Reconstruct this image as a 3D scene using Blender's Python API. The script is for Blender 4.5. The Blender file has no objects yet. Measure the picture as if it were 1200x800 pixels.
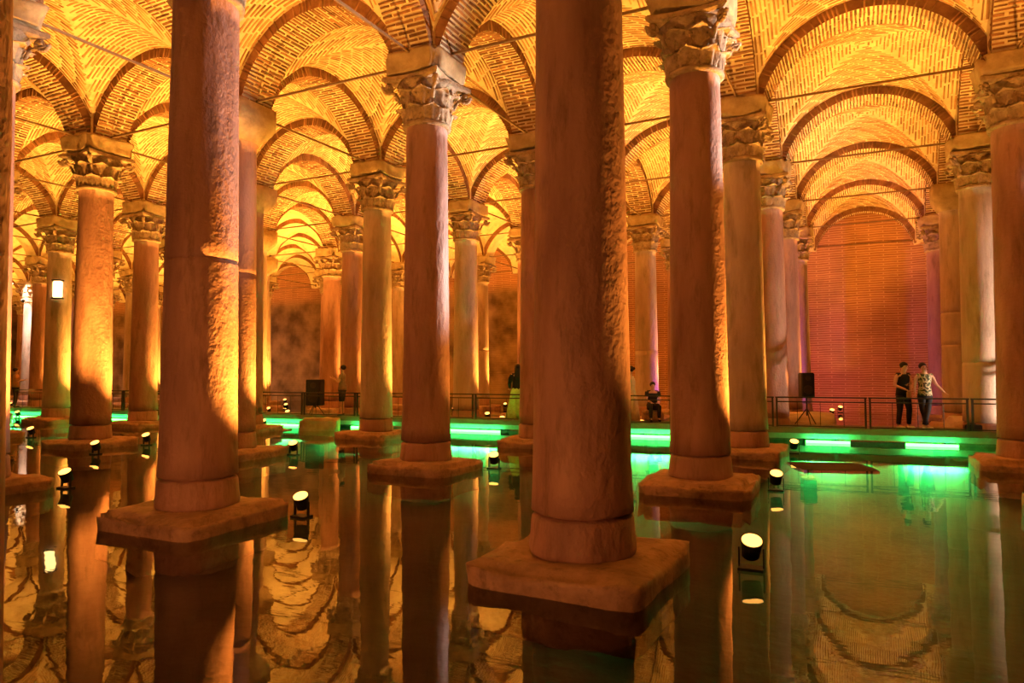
import bpy, bmesh, math, random
import numpy as np
from mathutils import Vector, Matrix, noise
random.seed(7); rng = np.random.default_rng(7)
PI = math.pi; SC = bpy.context.scene; COL = SC.collection

# ------------------------------------------------------------------ camera
YAW, PITCH, ROLL, FPX, EYE = 0.4637, 0.0461, 0.0026, 818.25, 1.755
cam_d = bpy.data.cameras.new('camera'); cam_d.sensor_width = 36; cam_d.lens = FPX*36/1200
cam_d.clip_start = .05; cam_d.clip_end = 300
cam = bpy.data.objects.new('camera', cam_d); COL.objects.link(cam); SC.camera = cam
cam.matrix_world = Matrix.Translation((0, 0, EYE)) @ Matrix.Rotation(YAW, 4, 'Z') @ Matrix.Rotation(PI/2+PITCH, 4, 'X') @ Matrix.Rotation(-ROLL, 4, 'Z')
# ------------------------------------------------------------------ world and exposure
w = bpy.data.worlds.new('world'); SC.world = w; w.use_nodes = True
w.node_tree.nodes['Background'].inputs[0].default_value = (1, .34, .12, 1)
w.node_tree.nodes['Background'].inputs[1].default_value = .05
SC.view_settings.view_transform = 'Standard'; SC.view_settings.look = 'None'
SC.view_settings.exposure = 0.0; SC.view_settings.gamma = 1; SC.view_settings.use_curve_mapping = False
# light levels of the place
WARM = (1.0, .405, .055); UP_W = 4700; LED_E = 760; LED = (.03, 1.0, .20)

def spot(name, loc, target, watts, color, angle=110, blend=1.0, size=.08, parent=None):
    l = bpy.data.lights.new(name, 'SPOT'); l.energy = watts; l.color = color; l.spot_size = math.radians(angle)
    l.spot_blend = blend; l.shadow_soft_size = size
    o = bpy.data.objects.new(name, l); COL.objects.link(o); o.location = loc
    d = Vector(target)-Vector(loc); o.rotation_euler = d.to_track_quat('-Z', 'Y').to_euler()
    if parent: o.parent = parent
    return o
def area(name, loc, target, watts, color, sx, sy):
    l = bpy.data.lights.new(name, 'AREA'); l.energy = watts; l.color = color; l.shape = 'RECTANGLE'; l.size = sx; l.size_y = sy
    o = bpy.data.objects.new(name, l); COL.objects.link(o); o.location = loc
    o.rotation_euler = (Vector(target)-Vector(loc)).to_track_quat('-Z', 'Y').to_euler(); return o

# ------------------------------------------------------------------ materials
def newmat(name):
    m = bpy.data.materials.new(name); m.use_nodes = True; nt = m.node_tree; nt.nodes.clear()
    return m, nt
def N(nt, typ, **kw):
    n = nt.nodes.new(typ)
    for k, v in kw.items():
        if k.startswith('i_'): n.inputs[k[2:].replace('_', ' ')].default_value = v
        else: setattr(n, k, v)
    return n
def stone(name, c0, c1, scale=2.0, stretch=(1, 1, 1), rough=.75, bump=.4, bscale=18, coord='Object', pit=0.0, dirt=None, island=0.0, spec=.3):
    m, nt = newmat(name); L = nt.links.new
    tc = N(nt, 'ShaderNodeTexCoord'); oi = N(nt, 'ShaderNodeObjectInfo')
    mp = N(nt, 'ShaderNodeMapping'); mp.inputs['Scale'].default_value = stretch
    if coord == 'World':
        g = N(nt, 'ShaderNodeNewGeometry'); L(g.outputs['Position'], mp.inputs['Vector'])
    else:
        L(tc.outputs['Object'], mp.inputs['Vector'])
        vm = N(nt, 'ShaderNodeVectorMath', operation='SCALE'); cb = N(nt, 'ShaderNodeCombineXYZ')
        L(oi.outputs['Random'], cb.inputs[0]); L(oi.outputs['Random'], cb.inputs[2])
        L(cb.outputs[0], vm.inputs[0]); vm.inputs['Scale'].default_value = 37; L(vm.outputs[0], mp.inputs['Location'])
    n1 = N(nt, 'ShaderNodeTexNoise'); n1.inputs['Scale'].default_value = scale; n1.inputs['Detail'].default_value = 8; n1.inputs['Roughness'].default_value = .62
    L(mp.outputs[0], n1.inputs['Vector'])
    cr = N(nt, 'ShaderNodeValToRGB'); cr.color_ramp.elements[0].position = .32; cr.color_ramp.elements[1].position = .68
    cr.color_ramp.elements[0].color = (*c0, 1); cr.color_ramp.elements[1].color = (*c1, 1); L(n1.outputs['Fac'], cr.inputs[0])
    col = cr.outputs[0]
    if island:
        g2 = N(nt, 'ShaderNodeNewGeometry'); mx = N(nt, 'ShaderNodeMixRGB', blend_type='MULTIPLY'); mx.inputs[0].default_value = 1
        ad = N(nt, 'ShaderNodeMath', operation='ADD'); L(g2.outputs['Random Per Island'], ad.inputs[0]); L(oi.outputs['Random'], ad.inputs[1])
        fr = N(nt, 'ShaderNodeMath', operation='FRACT'); L(ad.outputs[0], fr.inputs[0])
        mr = N(nt, 'ShaderNodeMapRange'); mr.inputs['To Min'].default_value = 1-island; mr.inputs['To Max'].default_value = 1+island
        L(fr.outputs[0], mr.inputs[0]); L(col, mx.inputs[1]); L(mr.outputs[0], mx.inputs[2]); col = mx.outputs[0]
    if dirt:
        n3 = N(nt, 'ShaderNodeTexNoise'); n3.inputs['Scale'].default_value = scale*2.2; n3.inputs['Detail'].default_value = 10; n3.inputs['Roughness'].default_value = .7
        L(mp.outputs[0], n3.inputs['Vector'])
        r3 = N(nt, 'ShaderNodeMapRange'); r3.inputs['From Min'].default_value = .52; r3.inputs['From Max'].default_value = .68; L(n3.outputs['Fac'], r3.inputs[0])
        sc = N(nt, 'ShaderNodeMath', operation='MULTIPLY'); sc.inputs[1].default_value = .65; L(r3.outputs[0], sc.inputs[0])
        mx = N(nt, 'ShaderNodeMixRGB'); L(sc.outputs[0], mx.inputs[0]); L(col, mx.inputs[1]); mx.inputs[2].default_value = (*dirt, 1); col = mx.outputs[0]
    n2 = N(nt, 'ShaderNodeTexNoise'); n2.inputs['Scale'].default_value = bscale; n2.inputs['Detail'].default_value = 6
    if coord == 'World': L(mp.outputs[0], n2.inputs['Vector'])
    else: L(tc.outputs['Object'], n2.inputs['Vector'])
    h = n2.outputs['Fac']
    if pit:
        # weathered side: deep pits, where a big soft patch says so
        n4 = N(nt, 'ShaderNodeTexNoise'); n4.inputs['Scale'].default_value = 9; n4.inputs['Detail'].default_value = 3; n4.inputs['Roughness'].default_value = .55
        m4 = N(nt, 'ShaderNodeMapping'); m4.inputs['Scale'].default_value = (1, 1, .6); L(tc.outputs['Object'], m4.inputs[0]); L(m4.outputs[0], n4.inputs['Vector'])
        n5 = N(nt, 'ShaderNodeTexNoise'); n5.inputs['Scale'].default_value = .8; n5.inputs['Detail'].default_value = 1; L(mp.outputs[0], n5.inputs['Vector'])
        sx = N(nt, 'ShaderNodeSeparateXYZ'); L(tc.outputs['Object'], sx.inputs[0])
        a1 = N(nt, 'ShaderNodeMath', operation='MULTIPLY_ADD'); a1.inputs[1].default_value = .9; L(sx.outputs[0], a1.inputs[0]); L(n5.outputs['Fac'], a1.inputs[2])
        mk = N(nt, 'ShaderNodeMapRange'); mk.inputs['From Min'].default_value = .55; mk.inputs['From Max'].default_value = .8; L(a1.outputs[0], mk.inputs[0])
        p1 = N(nt, 'ShaderNodeMapRange'); p1.inputs['From Min'].default_value = .38; p1.inputs['From Max'].default_value = .62; p1.inputs['To Max'].default_value = pit; L(n4.outputs['Fac'], p1.inputs[0])
        p2 = N(nt, 'ShaderNodeMath', operation='MULTIPLY'); L(p1.outputs[0], p2.inputs[0]); L(mk.outputs[0], p2.inputs[1])
        p3 = N(nt, 'ShaderNodeMath', operation='ADD'); L(p2.outputs[0], p3.inputs[0]); L(h, p3.inputs[1]); h = p3.outputs[0]
    bp = N(nt, 'ShaderNodeBump'); bp.inputs['Strength'].default_value = bump; bp.inputs['Distance'].default_value = .03; L(h, bp.inputs['Height'])
    bs = N(nt, 'ShaderNodeBsdfPrincipled'); bs.inputs['Roughness'].default_value = rough; bs.inputs['Specular IOR Level'].default_value = spec
    L(col, bs.inputs['Base Color']); L(bp.outputs[0], bs.inputs['Normal'])
    o = N(nt, 'ShaderNodeOutputMaterial'); L(bs.outputs[0], o.inputs[0]); return m
def plain(name, c, rough=.6, metal=0.0, var=.15, scale=12):
    m = stone(name, tuple(x*(1-var) for x in c), tuple(x*(1+var) for x in c), scale=scale, rough=rough, bump=.12, bscale=40)
    m.node_tree.nodes['Principled BSDF'].inputs['Metallic'].default_value = metal; return m
def emis(name, c, s):
    m, nt = newmat(name); e = N(nt, 'ShaderNodeEmission'); e.inputs[0].default_value = (*c, 1); e.inputs[1].default_value = s
    o = N(nt, 'ShaderNodeOutputMaterial'); nt.links.new(e.outputs[0], o.inputs[0]); return m
M = {}
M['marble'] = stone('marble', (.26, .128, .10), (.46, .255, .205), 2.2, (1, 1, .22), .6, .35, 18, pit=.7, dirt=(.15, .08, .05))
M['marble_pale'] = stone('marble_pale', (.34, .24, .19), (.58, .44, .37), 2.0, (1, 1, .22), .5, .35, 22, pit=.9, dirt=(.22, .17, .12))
M['plinth'] = stone('plinth', (.22, .12, .08), (.46, .27, .18), 3, (1, 1, 1), .6, .6, 14, dirt=(.10, .06, .04))
M['cap'] = stone('cap', (.24, .16, .10), (.52, .38, .24), 5, (1, 1, 1), .75, .6, 30, dirt=(.10, .07, .045))
M['impost'] = stone('impost', (.28, .19, .10), (.52, .39, .22), 3, (1, 1, 1), .8, .5, 16)
M['mortar'] = stone('mortar', (.55, .43, .26), (.80, .69, .44), 1.6, (1, 1, 1), .85, .5, 14, coord='World', dirt=(.42, .26, .14))
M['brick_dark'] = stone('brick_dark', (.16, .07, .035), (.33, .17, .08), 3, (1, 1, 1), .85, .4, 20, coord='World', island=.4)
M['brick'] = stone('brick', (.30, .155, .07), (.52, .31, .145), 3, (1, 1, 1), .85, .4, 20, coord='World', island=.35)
M['iron'] = plain('iron', (.26, .17, .10), .55, .6)
M['steel'] = plain('steel', (.06, .045, .035), .45, .7)
M['deck'] = plain('deck', (.16, .10, .06), .6, scale=4)
M['slab'] = plain('slab', (.05, .032, .02), .9, scale=4)
M['beam'] = plain('beam', (.45, .45, .42), .5, .2)
M['black'] = plain('black', (.012, .012, .013), .5)
M['floor'] = stone('floor', (.045, .036, .026), (.12, .095, .065), 1.2, (1, 1, 1), .7, .4, 8, coord='World')
M['lens'] = emis('lens', (1, .42, .075), 5)
M['led'] = emis('led', (.030, .8, .038), 28)
M['white_lens'] = emis('white_lens', (1, .78, .62), 30)
M['lantern'] = emis('lantern_glow', (1, .60, .20), 7)
def wall_mat():
    m, nt = newmat('wall_brick'); L = nt.links.new
    g = N(nt, 'ShaderNodeNewGeometry'); sp = N(nt, 'ShaderNodeSeparateXYZ'); L(g.outputs['Position'], sp.inputs[0])
    ad = N(nt, 'ShaderNodeMath', operation='ADD'); L(sp.outputs[0], ad.inputs[0]); L(sp.outputs[1], ad.inputs[1])
    cb = N(nt, 'ShaderNodeCombineXYZ'); L(ad.outputs[0], cb.inputs[0]); L(sp.outputs[2], cb.inputs[1])
    wn = N(nt, 'ShaderNodeTexNoise'); wn.inputs['Scale'].default_value = .7; L(g.outputs['Position'], wn.inputs['Vector'])
    mx0 = N(nt, 'ShaderNodeVectorMath', operation='SCALE'); mx0.inputs['Scale'].default_value = .12; L(wn.outputs['Color'], mx0.inputs[0])
    av = N(nt, 'ShaderNodeVectorMath', operation='ADD'); L(cb.outputs[0], av.inputs[0]); L(mx0.outputs[0], av.inputs[1])
    bt = N(nt, 'ShaderNodeTexBrick'); bt.inputs['Scale'].default_value = 1; bt.inputs['Brick Width'].default_value = 1.1; bt.inputs['Row Height'].default_value = .105
    bt.inputs['Mortar Size'].default_value = .028; bt.inputs['Mortar Smooth'].default_value = .4
    bt.inputs['Color1'].default_value = (.36, .15, .075, 1); bt.inputs['Color2'].default_value = (.46, .21, .11, 1); bt.inputs['Mortar'].default_value = (.62, .36, .20, 1)
    L(av.outputs[0], bt.inputs['Vector'])
    n = N(nt, 'ShaderNodeTexNoise'); n.inputs['Scale'].default_value = .45; n.inputs['Detail'].default_value = 9; n.inputs['Roughness'].default_value = .65; L(g.outputs['Position'], n.inputs['Vector'])
    cr = N(nt, 'ShaderNodeMapRange'); cr.inputs['From Min'].default_value = .35; cr.inputs['From Max'].default_value = .65; cr.inputs['To Min'].default_value = .78; cr.inputs['To Max'].default_value = 1.2; L(n.outputs['Fac'], cr.inputs[0])
    mu = N(nt, 'ShaderNodeMixRGB', blend_type='MULTIPLY'); mu.inputs[0].default_value = 1; L(bt.outputs['Color'], mu.inputs[1]); L(cr.outputs[0], mu.inputs[2])
    # smooth plaster left on the wall's western half
    pm = N(nt, 'ShaderNodeMapRange'); pm.inputs['From Min'].default_value = -13; pm.inputs['From Max'].default_value = -16; L(sp.outputs[0], pm.inputs[0])
    pz = N(nt, 'ShaderNodeMapRange'); pz.inputs['From Min'].default_value = 6.9; pz.inputs['From Max'].default_value = 6.3; L(sp.outputs[2], pz.inputs[0])
    pp = N(nt, 'ShaderNodeMath', operation='MULTIPLY'); L(pm.outputs[0], pp.inputs[0]); L(pz.outputs[0], pp.inputs[1])
    n2 = N(nt, 'ShaderNodeTexNoise'); n2.inputs['Scale'].default_value = .8; n2.inputs['Detail'].default_value = 10; L(g.outputs['Position'], n2.inputs['Vector'])
    c2 = N(nt, 'ShaderNodeValToRGB'); c2.color_ramp.elements[0].color = (.12, .07, .035, 1); c2.color_ramp.elements[1].color = (.42, .27, .15, 1)
    c2.color_ramp.elements[0].position = .35; c2.color_ramp.elements[1].position = .65; L(n2.outputs['Fac'], c2.inputs[0])
    mz = N(nt, 'ShaderNodeMixRGB'); L(pp.outputs[0], mz.inputs[0]); L(mu.outputs[0], mz.inputs[1]); L(c2.outputs[0], mz.inputs[2])
    hm = N(nt, 'ShaderNodeMath', operation='SUBTRACT'); hm.inputs[0].default_value = 1; L(bt.outputs['Fac'], hm.inputs[1])
    bp = N(nt, 'ShaderNodeBump'); bp.inputs['Strength'].default_value = .8; bp.inputs['Distance'].default_value = .02; L(hm.outputs[0], bp.inputs['Height'])
    bs = N(nt, 'ShaderNodeBsdfPrincipled'); bs.inputs['Roughness'].default_value = .85; L(mz.outputs[0], bs.inputs['Base Color']); L(bp.outputs[0], bs.inputs['Normal'])
    o = N(nt, 'ShaderNodeOutputMaterial'); L(bs.outputs[0], o.inputs[0]); return m
M['wall'] = wall_mat()
def water_mat():
    m, nt = newmat('water'); L = nt.links.new
    g = N(nt, 'ShaderNodeNewGeometry')
    n1 = N(nt, 'ShaderNodeTexNoise'); n1.inputs['Scale'].default_value = 1.1; n1.inputs['Detail'].default_value = 2; n1.inputs['Roughness'].default_value = .35; L(g.outputs['Position'], n1.inputs['Vector'])
    mp = N(nt, 'ShaderNodeMapping'); mp.inputs['Rotation'].default_value = (0, 0, -YAW+.2); mp.inputs['Scale'].default_value = (.7, 3.2, 1); L(g.outputs['Position'], mp.inputs[0])
    n2 = N(nt, 'ShaderNodeTexNoise'); n2.inputs['Scale'].default_value = 1.6; n2.inputs['Detail'].default_value = 3; L(mp.outputs[0], n2.inputs['Vector'])
    a = N(nt, 'ShaderNodeMath', operation='MULTIPLY_ADD'); a.inputs[1].default_value = .16; L(n2.outputs['Fac'], a.inputs[0]); L(n1.outputs['Fac'], a.inputs[2])
    bp = N(nt, 'ShaderNodeBump'); bp.inputs['Strength'].default_value = .2; bp.inputs['Distance'].default_value = .02; L(a.outputs[0], bp.inputs['Height'])
    fr = N(nt, 'ShaderNodeFresnel'); fr.inputs['IOR'].default_value = 1.42; L(bp.outputs[0], fr.inputs['Normal'])
    gl = N(nt, 'ShaderNodeBsdfGlossy'); gl.inputs['Roughness'].default_value = .015; gl.inputs['Color'].default_value = (.95, .93, .88, 1); L(bp.outputs[0], gl.inputs['Normal'])
    tr = N(nt, 'ShaderNodeBsdfTransparent'); tr.inputs['Color'].default_value = (.66, .58, .42, 1)
    df = N(nt, 'ShaderNodeBsdfTranslucent'); df.inputs['Color'].default_value = (.35, .36, .25, 1); mk = N(nt, 'ShaderNodeMixShader'); mk.inputs[0].default_value = .025; L(tr.outputs[0], mk.inputs[1]); L(df.outputs[0], mk.inputs[2])
    mx = N(nt, 'ShaderNodeMixShader'); L(fr.outputs[0], mx.inputs[0]); L(mk.outputs[0], mx.inputs[1]); L(gl.outputs[0], mx.inputs[2])
    o = N(nt, 'ShaderNodeOutputMaterial'); L(mx.outputs[0], o.inputs[0]); return m
M['water'] = water_mat()

# ------------------------------------------------------------------ helpers
def link(name, me, mat=None, parent=None, smooth=False):
    if mat is not None and not me.materials: me.materials.append(mat)
    if smooth:
        for p in me.polygons: p.use_smooth = True
    o = bpy.data.objects.new(name, me); COL.objects.link(o)
    if parent: o.parent = parent
    return o
def mesh_py(name, v, f, mat=None, smooth=False):
    me = bpy.data.meshes.new(name); me.from_pydata([tuple(x) for x in v], [], f); me.update()
    if mat: me.materials.append(mat)
    if smooth: me.polygons.foreach_set('use_smooth', [True]*len(me.polygons))
    return me
def from_bm(name, bm, mat=None, smooth=False):
    me = bpy.data.meshes.new(name); bmesh.ops.recalc_face_normals(bm, faces=bm.faces); bm.to_mesh(me); bm.free()
    if mat: me.materials.append(mat)
    if smooth: me.polygons.foreach_set('use_smooth', [True]*len(me.polygons))
    return me
def empty(name, loc=(0, 0, 0), rz=0, label=None, cat=None, group=None, kind=None, parent=None):
    o = bpy.data.objects.new(name, None); COL.objects.link(o); o.location = loc; o.rotation_euler = (0, 0, rz); o.empty_display_size = .2
    if parent: o.parent = parent
    if label: o['label'] = label
    if cat: o['category'] = cat
    if group: o['group'] = group
    if kind: o['kind'] = kind
    return o
def box(bm, c, s, rot=None, bevel=0):
    r = bmesh.ops.create_cube(bm, size=1); vs = r['verts']
    bmesh.ops.scale(bm, vec=s, verts=vs)
    if bevel:
        es = list({e for v in vs for e in v.link_edges}); g = bmesh.ops.bevel(bm, geom=es, offset=bevel, segments=2, affect='EDGES')
        vs = list({v for f in g['faces'] for v in f.verts} | {v for v in vs if v.is_valid})
    if rot is not None: bmesh.ops.rotate(bm, cent=(0, 0, 0), matrix=rot, verts=vs)
    bmesh.ops.translate(bm, vec=c, verts=vs); return vs
def tube(bm, a, b, r0, r1=None, n=10):
    a, b = Vector(a), Vector(b); r1 = r0 if r1 is None else r1; d = b-a
    r = bmesh.ops.create_cone(bm, cap_ends=True, segments=n, radius1=r0, radius2=r1, depth=d.length)
    bmesh.ops.rotate(bm, cent=(0, 0, 0), matrix=d.to_track_quat('Z', 'Y').to_matrix(), verts=r['verts'])
    bmesh.ops.translate(bm, vec=(a+b)/2, verts=r['verts']); return r['verts']
def lathe(name, prof, n=40, mat=None, jitter=0.0, seed=0, flat=0.0, cap=True):
    v = []; f = []
    for j, (r, z) in enumerate(prof):
        for i in range(n):
            a = 2*PI*i/n; p = Vector((math.cos(a)*2+seed*3.1, math.sin(a)*2, z*1.4))
            rr = r*(1+jitter*(noise.noise(p)+.5*noise.noise(p*3)))
            v.append((rr*math.cos(a), rr*math.sin(a), z+(jitter*.6*noise.noise(p*1.3) if 0 < j < len(prof)-1 else 0)))
    for j in range(len(prof)-1):
        for i in range(n):
            k = (i+1) % n; f.append((j*n+i, j*n+k, (j+1)*n+k, (j+1)*n+i))
    if cap: f.append(tuple(range(n))[::-1]); f.append(tuple((len(prof)-1)*n+i for i in range(n)))
    return mesh_py(name, v, f, mat, True)
def rough_block(name, size, amp, seed, mat, cuts=9, taper=0.0, wear=.045):
    bm = bmesh.new(); bmesh.ops.create_cube(bm, size=1)
    bmesh.ops.subdivide_edges(bm, edges=bm.edges[:], cuts=cuts, use_grid_fill=True)
    for v in bm.verts:
        p = v.co.copy(); q = Vector((p.x*size[0], p.y*size[1], p.z*size[2]))
        m2 = sorted((abs(p.x), abs(p.y), abs(p.z)))
        ch = max(0, m2[1]-.38)/.12 if m2[2] > .49 else 0           # worn edges
        q -= Vector((p.x, p.y, p.z))*2*wear*ch*ch*(1+noise.noise(q*2+Vector((seed, 0, 0)))*1.4)
        q.x *= 1+taper*(p.z); q.y *= 1+taper*(p.z)
        for k, s in ((1.3, 1), (4, .45), (9, .2)):
            q += Vector(noise.noise_vector(q*k+Vector((seed*7, seed, 3))))*amp*s
        v.co = q
    return from_bm(name, bm, mat, True)
fwd = Vector((-math.sin(YAW), math.cos(YAW), 0)); rgt = Vector((math.cos(YAW), math.sin(YAW), 0))
def to_px(x, y, z):                                    # used only to decide what is near enough to deserve detail
    d = fwd.x*x+fwd.y*y; return 600+FPX*(rgt.x*x+rgt.y*y)/max(d, .1), 438-FPX*(z-EYE)/max(d, .1), d

# ------------------------------------------------------------------ the grid of the hall
S = 4.9; X0, Y0 = -2.24, 5.86
R = 2.02; ZC = 6.98; HW = .40; RT = .22; ZT = 7.55; YB = Y0+6*S
def node(i, k): return Vector((X0+i*S, Y0+k*S, 0))
I0, I1, K0, K1 = -13, 3, -1, 6
# ---- setting: walls, floor
def slab(name, lo, hi, mat, kind='structure'):
    bm = bmesh.new(); c = [(a+b)/2 for a, b in zip(lo, hi)]; box(bm, c, [b-a for a, b in zip(lo, hi)])
    o = link(name, from_bm(name, bm, mat)); o['kind'] = kind; return o
XL, XR = X0+I0*S, X0+I1*S
slab('wall_back', (XL-.6, YB, -.6), (XR+.6, YB+.6, 10.5), M['wall'])
slab('wall_left', (XL-.6, Y0-S*2, -.6), (XL, YB, 10.5), M['wall'])
slab('wall_right', (XR, Y0-S*2, -.6), (XR+.6, YB, 10.5), M['wall'])
slab('floor', (XL, Y0-S*2, -.75), (XR, YB, -.45), M['floor'])
bm = bmesh.new(); bmesh.ops.create_grid(bm, x_segments=1, y_segments=1, size=1)
for v in bm.verts: v.co = ((XL if v.co.x < 0 else XR), (Y0-S*2 if v.co.y < 0 else YB), 0)
wt = link('water', from_bm('water', bm, M['water'])); wt['kind'] = 'structure'
wt['label'] = 'still shallow dark water mirroring the columns, lit green by the walkway'

# ---- vaulted ceiling
ceiling = empty('ceiling', (0, 0, 0), kind='structure'); ceiling['label'] = 'brick cross vaults on round arches, glowing orange'
def arch_mesh():
    v = []; f = []; th = np.linspace(.2, PI-.2, 37); n = len(th)
    for t in th:
        for (r, y) in ((R, -HW), (R, HW), (R+RT+.03, HW), (R+RT+.03, -HW)):
            v.append((r*math.cos(t), y, ZC+r*math.sin(t)))
    for j in range(n-1):
        for q in range(4):
            a = j*4+q; b = j*4+(q+1) % 4; f.append((a, a+4, b+4, b))
    f.append((0, 1, 2, 3)); f.append(tuple((n-1)*4+q for q in (3, 2, 1, 0)))
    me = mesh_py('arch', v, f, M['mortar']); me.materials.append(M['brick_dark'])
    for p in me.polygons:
        if abs(p.normal.y) > .5: p.material_index = 1  # ring faces in dark brick, their unlit shade put into the colour
    return me
A = S/2-HW; RW = R+RT
def hbar(x): return ZC+math.sqrt(max(RW*RW-x*x, 0))
def web_h(x, y): return max(hbar(x), hbar(y))+.24*(1-(x/A)**2)*(1-(y/A)**2)
def vault_mesh():
    n = 32; g = [A*math.sin(PI/2*t) for t in np.linspace(-1, 1, n+1)]; v = []; f = []
    for y in g:
        for x in g: v.append((x, y, web_h(x, y)))
    for j in range(n):
        for i in range(n):
            a = j*(n+1)+i; q = (a, a+n+1, a+n+2, a+1)
            f.append((q[0], q[1], q[2])+() if False else q)
    return mesh_py('vault', v, f, M['mortar'], False)
am, vm_ = arch_mesh(), vault_mesh()
bmp = bmesh.new(); box(bmp, (0, 0, 7.9), (.88, .88, .8)); pier_me = from_bm('pier', bmp, M['mortar'])
bays, arches = [], []
def near(x, y, z, md, mar=260):
    u, v, d = to_px(x, y, z); return .3 < d < md and -mar < u < 1200+mar and v > -520
for k in range(K0, K1+1):
    for i in range(I0, I1+1):
        p = node(i, k)
        if k < K1: 
            if i < I1:
                o = link('vault', vm_, None, ceiling); o.location = (p.x+S/2, p.y+S/2, 0); bays.append((p.x+S/2, p.y+S/2))
            o = link('arch', am, None, ceiling); o.location = (p.x, p.y+S/2, 0); o.rotation_euler = (0, 0, PI/2); arches.append((p.x, p.y+S/2, 1))
        if i < I1:
            o = link('arch', am, None, ceiling); o.location = (p.x+S/2, p.y, 0); arches.append((p.x+S/2, p.y, 0))
        o = link('pier', pier_me, None, ceiling); o.location = (p.x, p.y, 0)
# bricks as frames: centre, length axis, thickness axis, outward axis, size
def arch_bricks():
    out = []; t = .30; k = 0
    while t < PI-.30:
        er = np.array((math.cos(t), 0, math.sin(t))); et = np.array((-math.sin(t), 0, math.cos(t))); ey = np.array((0, 1., 0))
        segs = [(-.41, -.012), (.012, .41)] if k % 2 else [(-.41, -.207), (-.183, .183), (.207, .41)]
        for a, b in segs:
            a += random.uniform(-.008, .008) if abs(a) < .4 else 0
            pr = .014+random.uniform(-.004, .008)
            out.append((er*(R+(RT-pr)/2)+np.array((0, (a+b)/2, ZC)), ey, et, -er, (b-a, (.038+random.uniform(-.006, .006)), RT+pr)))
        t += .080/R; k += 1
    return out
def vault_bricks():
    out = []
    for q in range(4):
        c, s = [(1, 0), (0, 1), (-1, 0), (0, -1)][q]
        d = A-.05; k = 0
        while d > .06:
            # course at constant y=d, running along x on the barrel hbar(x)
            lim = math.asin(min(d/RW, 1)); t = -lim+(.02 if k % 2 else .10)+random.uniform(0, .02)
            while t < lim-.03:
                dt = min(.38/RW, lim-t)
                if dt < .04: break
                tm = t+dt/2; x = RW*math.sin(tm); z = web_h(x, d); e = .01
                tx = np.array((1, 0, (web_h(x+e, d)-web_h(x-e, d))/(2*e))); tx /= np.linalg.norm(tx)
                ty = np.array((0, 1, -2*d/A**2*.24*(1-(x/A)**2))); ty -= tx*ty.dot(tx); ty /= np.linalg.norm(ty)
                nz = np.cross(tx, ty); nz = -nz if nz[2] > 0 else nz
                rot = np.array(((c, -s, 0), (s, c, 0), (0, 0, 1)))
                P = np.array((x, d, z))
                out.append((rot@(P-nz*.03), rot@tx, rot@ty, rot@nz, (dt*RW-.014, .036+random.uniform(-.005, .005), .084+random.uniform(-.004, .01))))
                t += dt+.004
            d -= .082; k += 1
    return out
random.seed(3)
AB, VB = arch_bricks(), vault_bricks()
def pack(bl): return [np.array([b[j] for b in bl]) for j in range(5)]
AB, VB = pack(AB), pack(VB)
allb = [[] for _ in range(5)]; flag = []
def put(bl, x, y, rot):
    bl = [b.copy() for b in bl]; q = rng.uniform(-1, 1, (len(bl[0]), 3)); bl[0] += bl[1]*q[:, :1]*.012+bl[2]*q[:, 1:2]*.007
    a_ = bl[1]+bl[2]*q[:, 2:3]*.035; bl[2] = bl[2]-bl[1]*q[:, 2:3]*.035; bl[1] = a_; bl[4][:, 0] *= 1-.10*np.abs(q[:, 1]); bl[4][:, 1] *= 1+.2*q[:, 0]
    c, s = (0, 1) if rot else (1, 0); m = np.array(((c, -s, 0), (s, c, 0), (0, 0, 1.)))
    cc = bl[0]@m.T+np.array((x, y, 0)); ax = [b@m.T for b in bl[1:4]]
    tocam = np.array((0, 0, EYE))-cc; dist = np.linalg.norm(tocam, axis=1); fac = (ax[2]*tocam).sum(1)/dist
    for lst, a in zip(allb, [cc]+ax+[bl[4]]): lst.append(a)
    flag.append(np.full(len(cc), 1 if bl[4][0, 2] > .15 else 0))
for x, y, r in arches:
    if near(x, y, 8, 32): put(AB, x, y, r)
for x, y in bays:
    if near(x, y, 9, 30): put(VB, x, y, 0)
allb = [np.concatenate(a) for a in allb]; flag = np.concatenate(flag)
cc = allb[0]; d = cc[:, 0]*fwd.x+cc[:, 1]*fwd.y; u = 600+FPX*(cc[:, 0]*rgt.x+cc[:, 1]*rgt.y)/np.maximum(d, .1); vv = 438-FPX*(cc[:, 2]-EYE)/np.maximum(d, .1)
tc_ = np.array((0, 0, EYE))-cc; tc_ /= np.linalg.norm(tc_, axis=1)[:, None]
fac = (allb[3]*tc_).sum(1)
score = np.where((d > 1) & (u > 0) & (u < 1200) & (vv > 2) & (fac > .12), FPX*allb[4][:, 0]*allb[4][:, 1]*fac/np.maximum(d, 1)**2, 0)
pick = set(np.argsort(-score)[:300].tolist())
cub = np.array([(x, y, z) for x in (-.5, .5) for y in (-.5, .5) for z in (-.5, .5)])
CF = np.array([(0, 1, 3, 2), (4, 6, 7, 5), (0, 4, 5, 1), (2, 3, 7, 6), (1, 5, 7, 3)])
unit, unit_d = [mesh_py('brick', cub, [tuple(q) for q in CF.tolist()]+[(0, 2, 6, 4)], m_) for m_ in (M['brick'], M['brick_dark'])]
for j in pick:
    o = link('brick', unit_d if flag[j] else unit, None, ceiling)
    m = np.eye(4)
    for a in range(3): m[:3, a] = allb[1+a][j]*allb[4][j, a]
    if np.linalg.det(m[:3, :3]) < 0: m[:3, 0] *= -1
    m[:3, 3] = allb[0][j]; o.matrix_world = Matrix(m.tolist())
keep = np.array([j for j in range(len(cc)) if j not in pick])
C, AX, AY, AZ, SZ = [a[keep] for a in allb]
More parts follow.
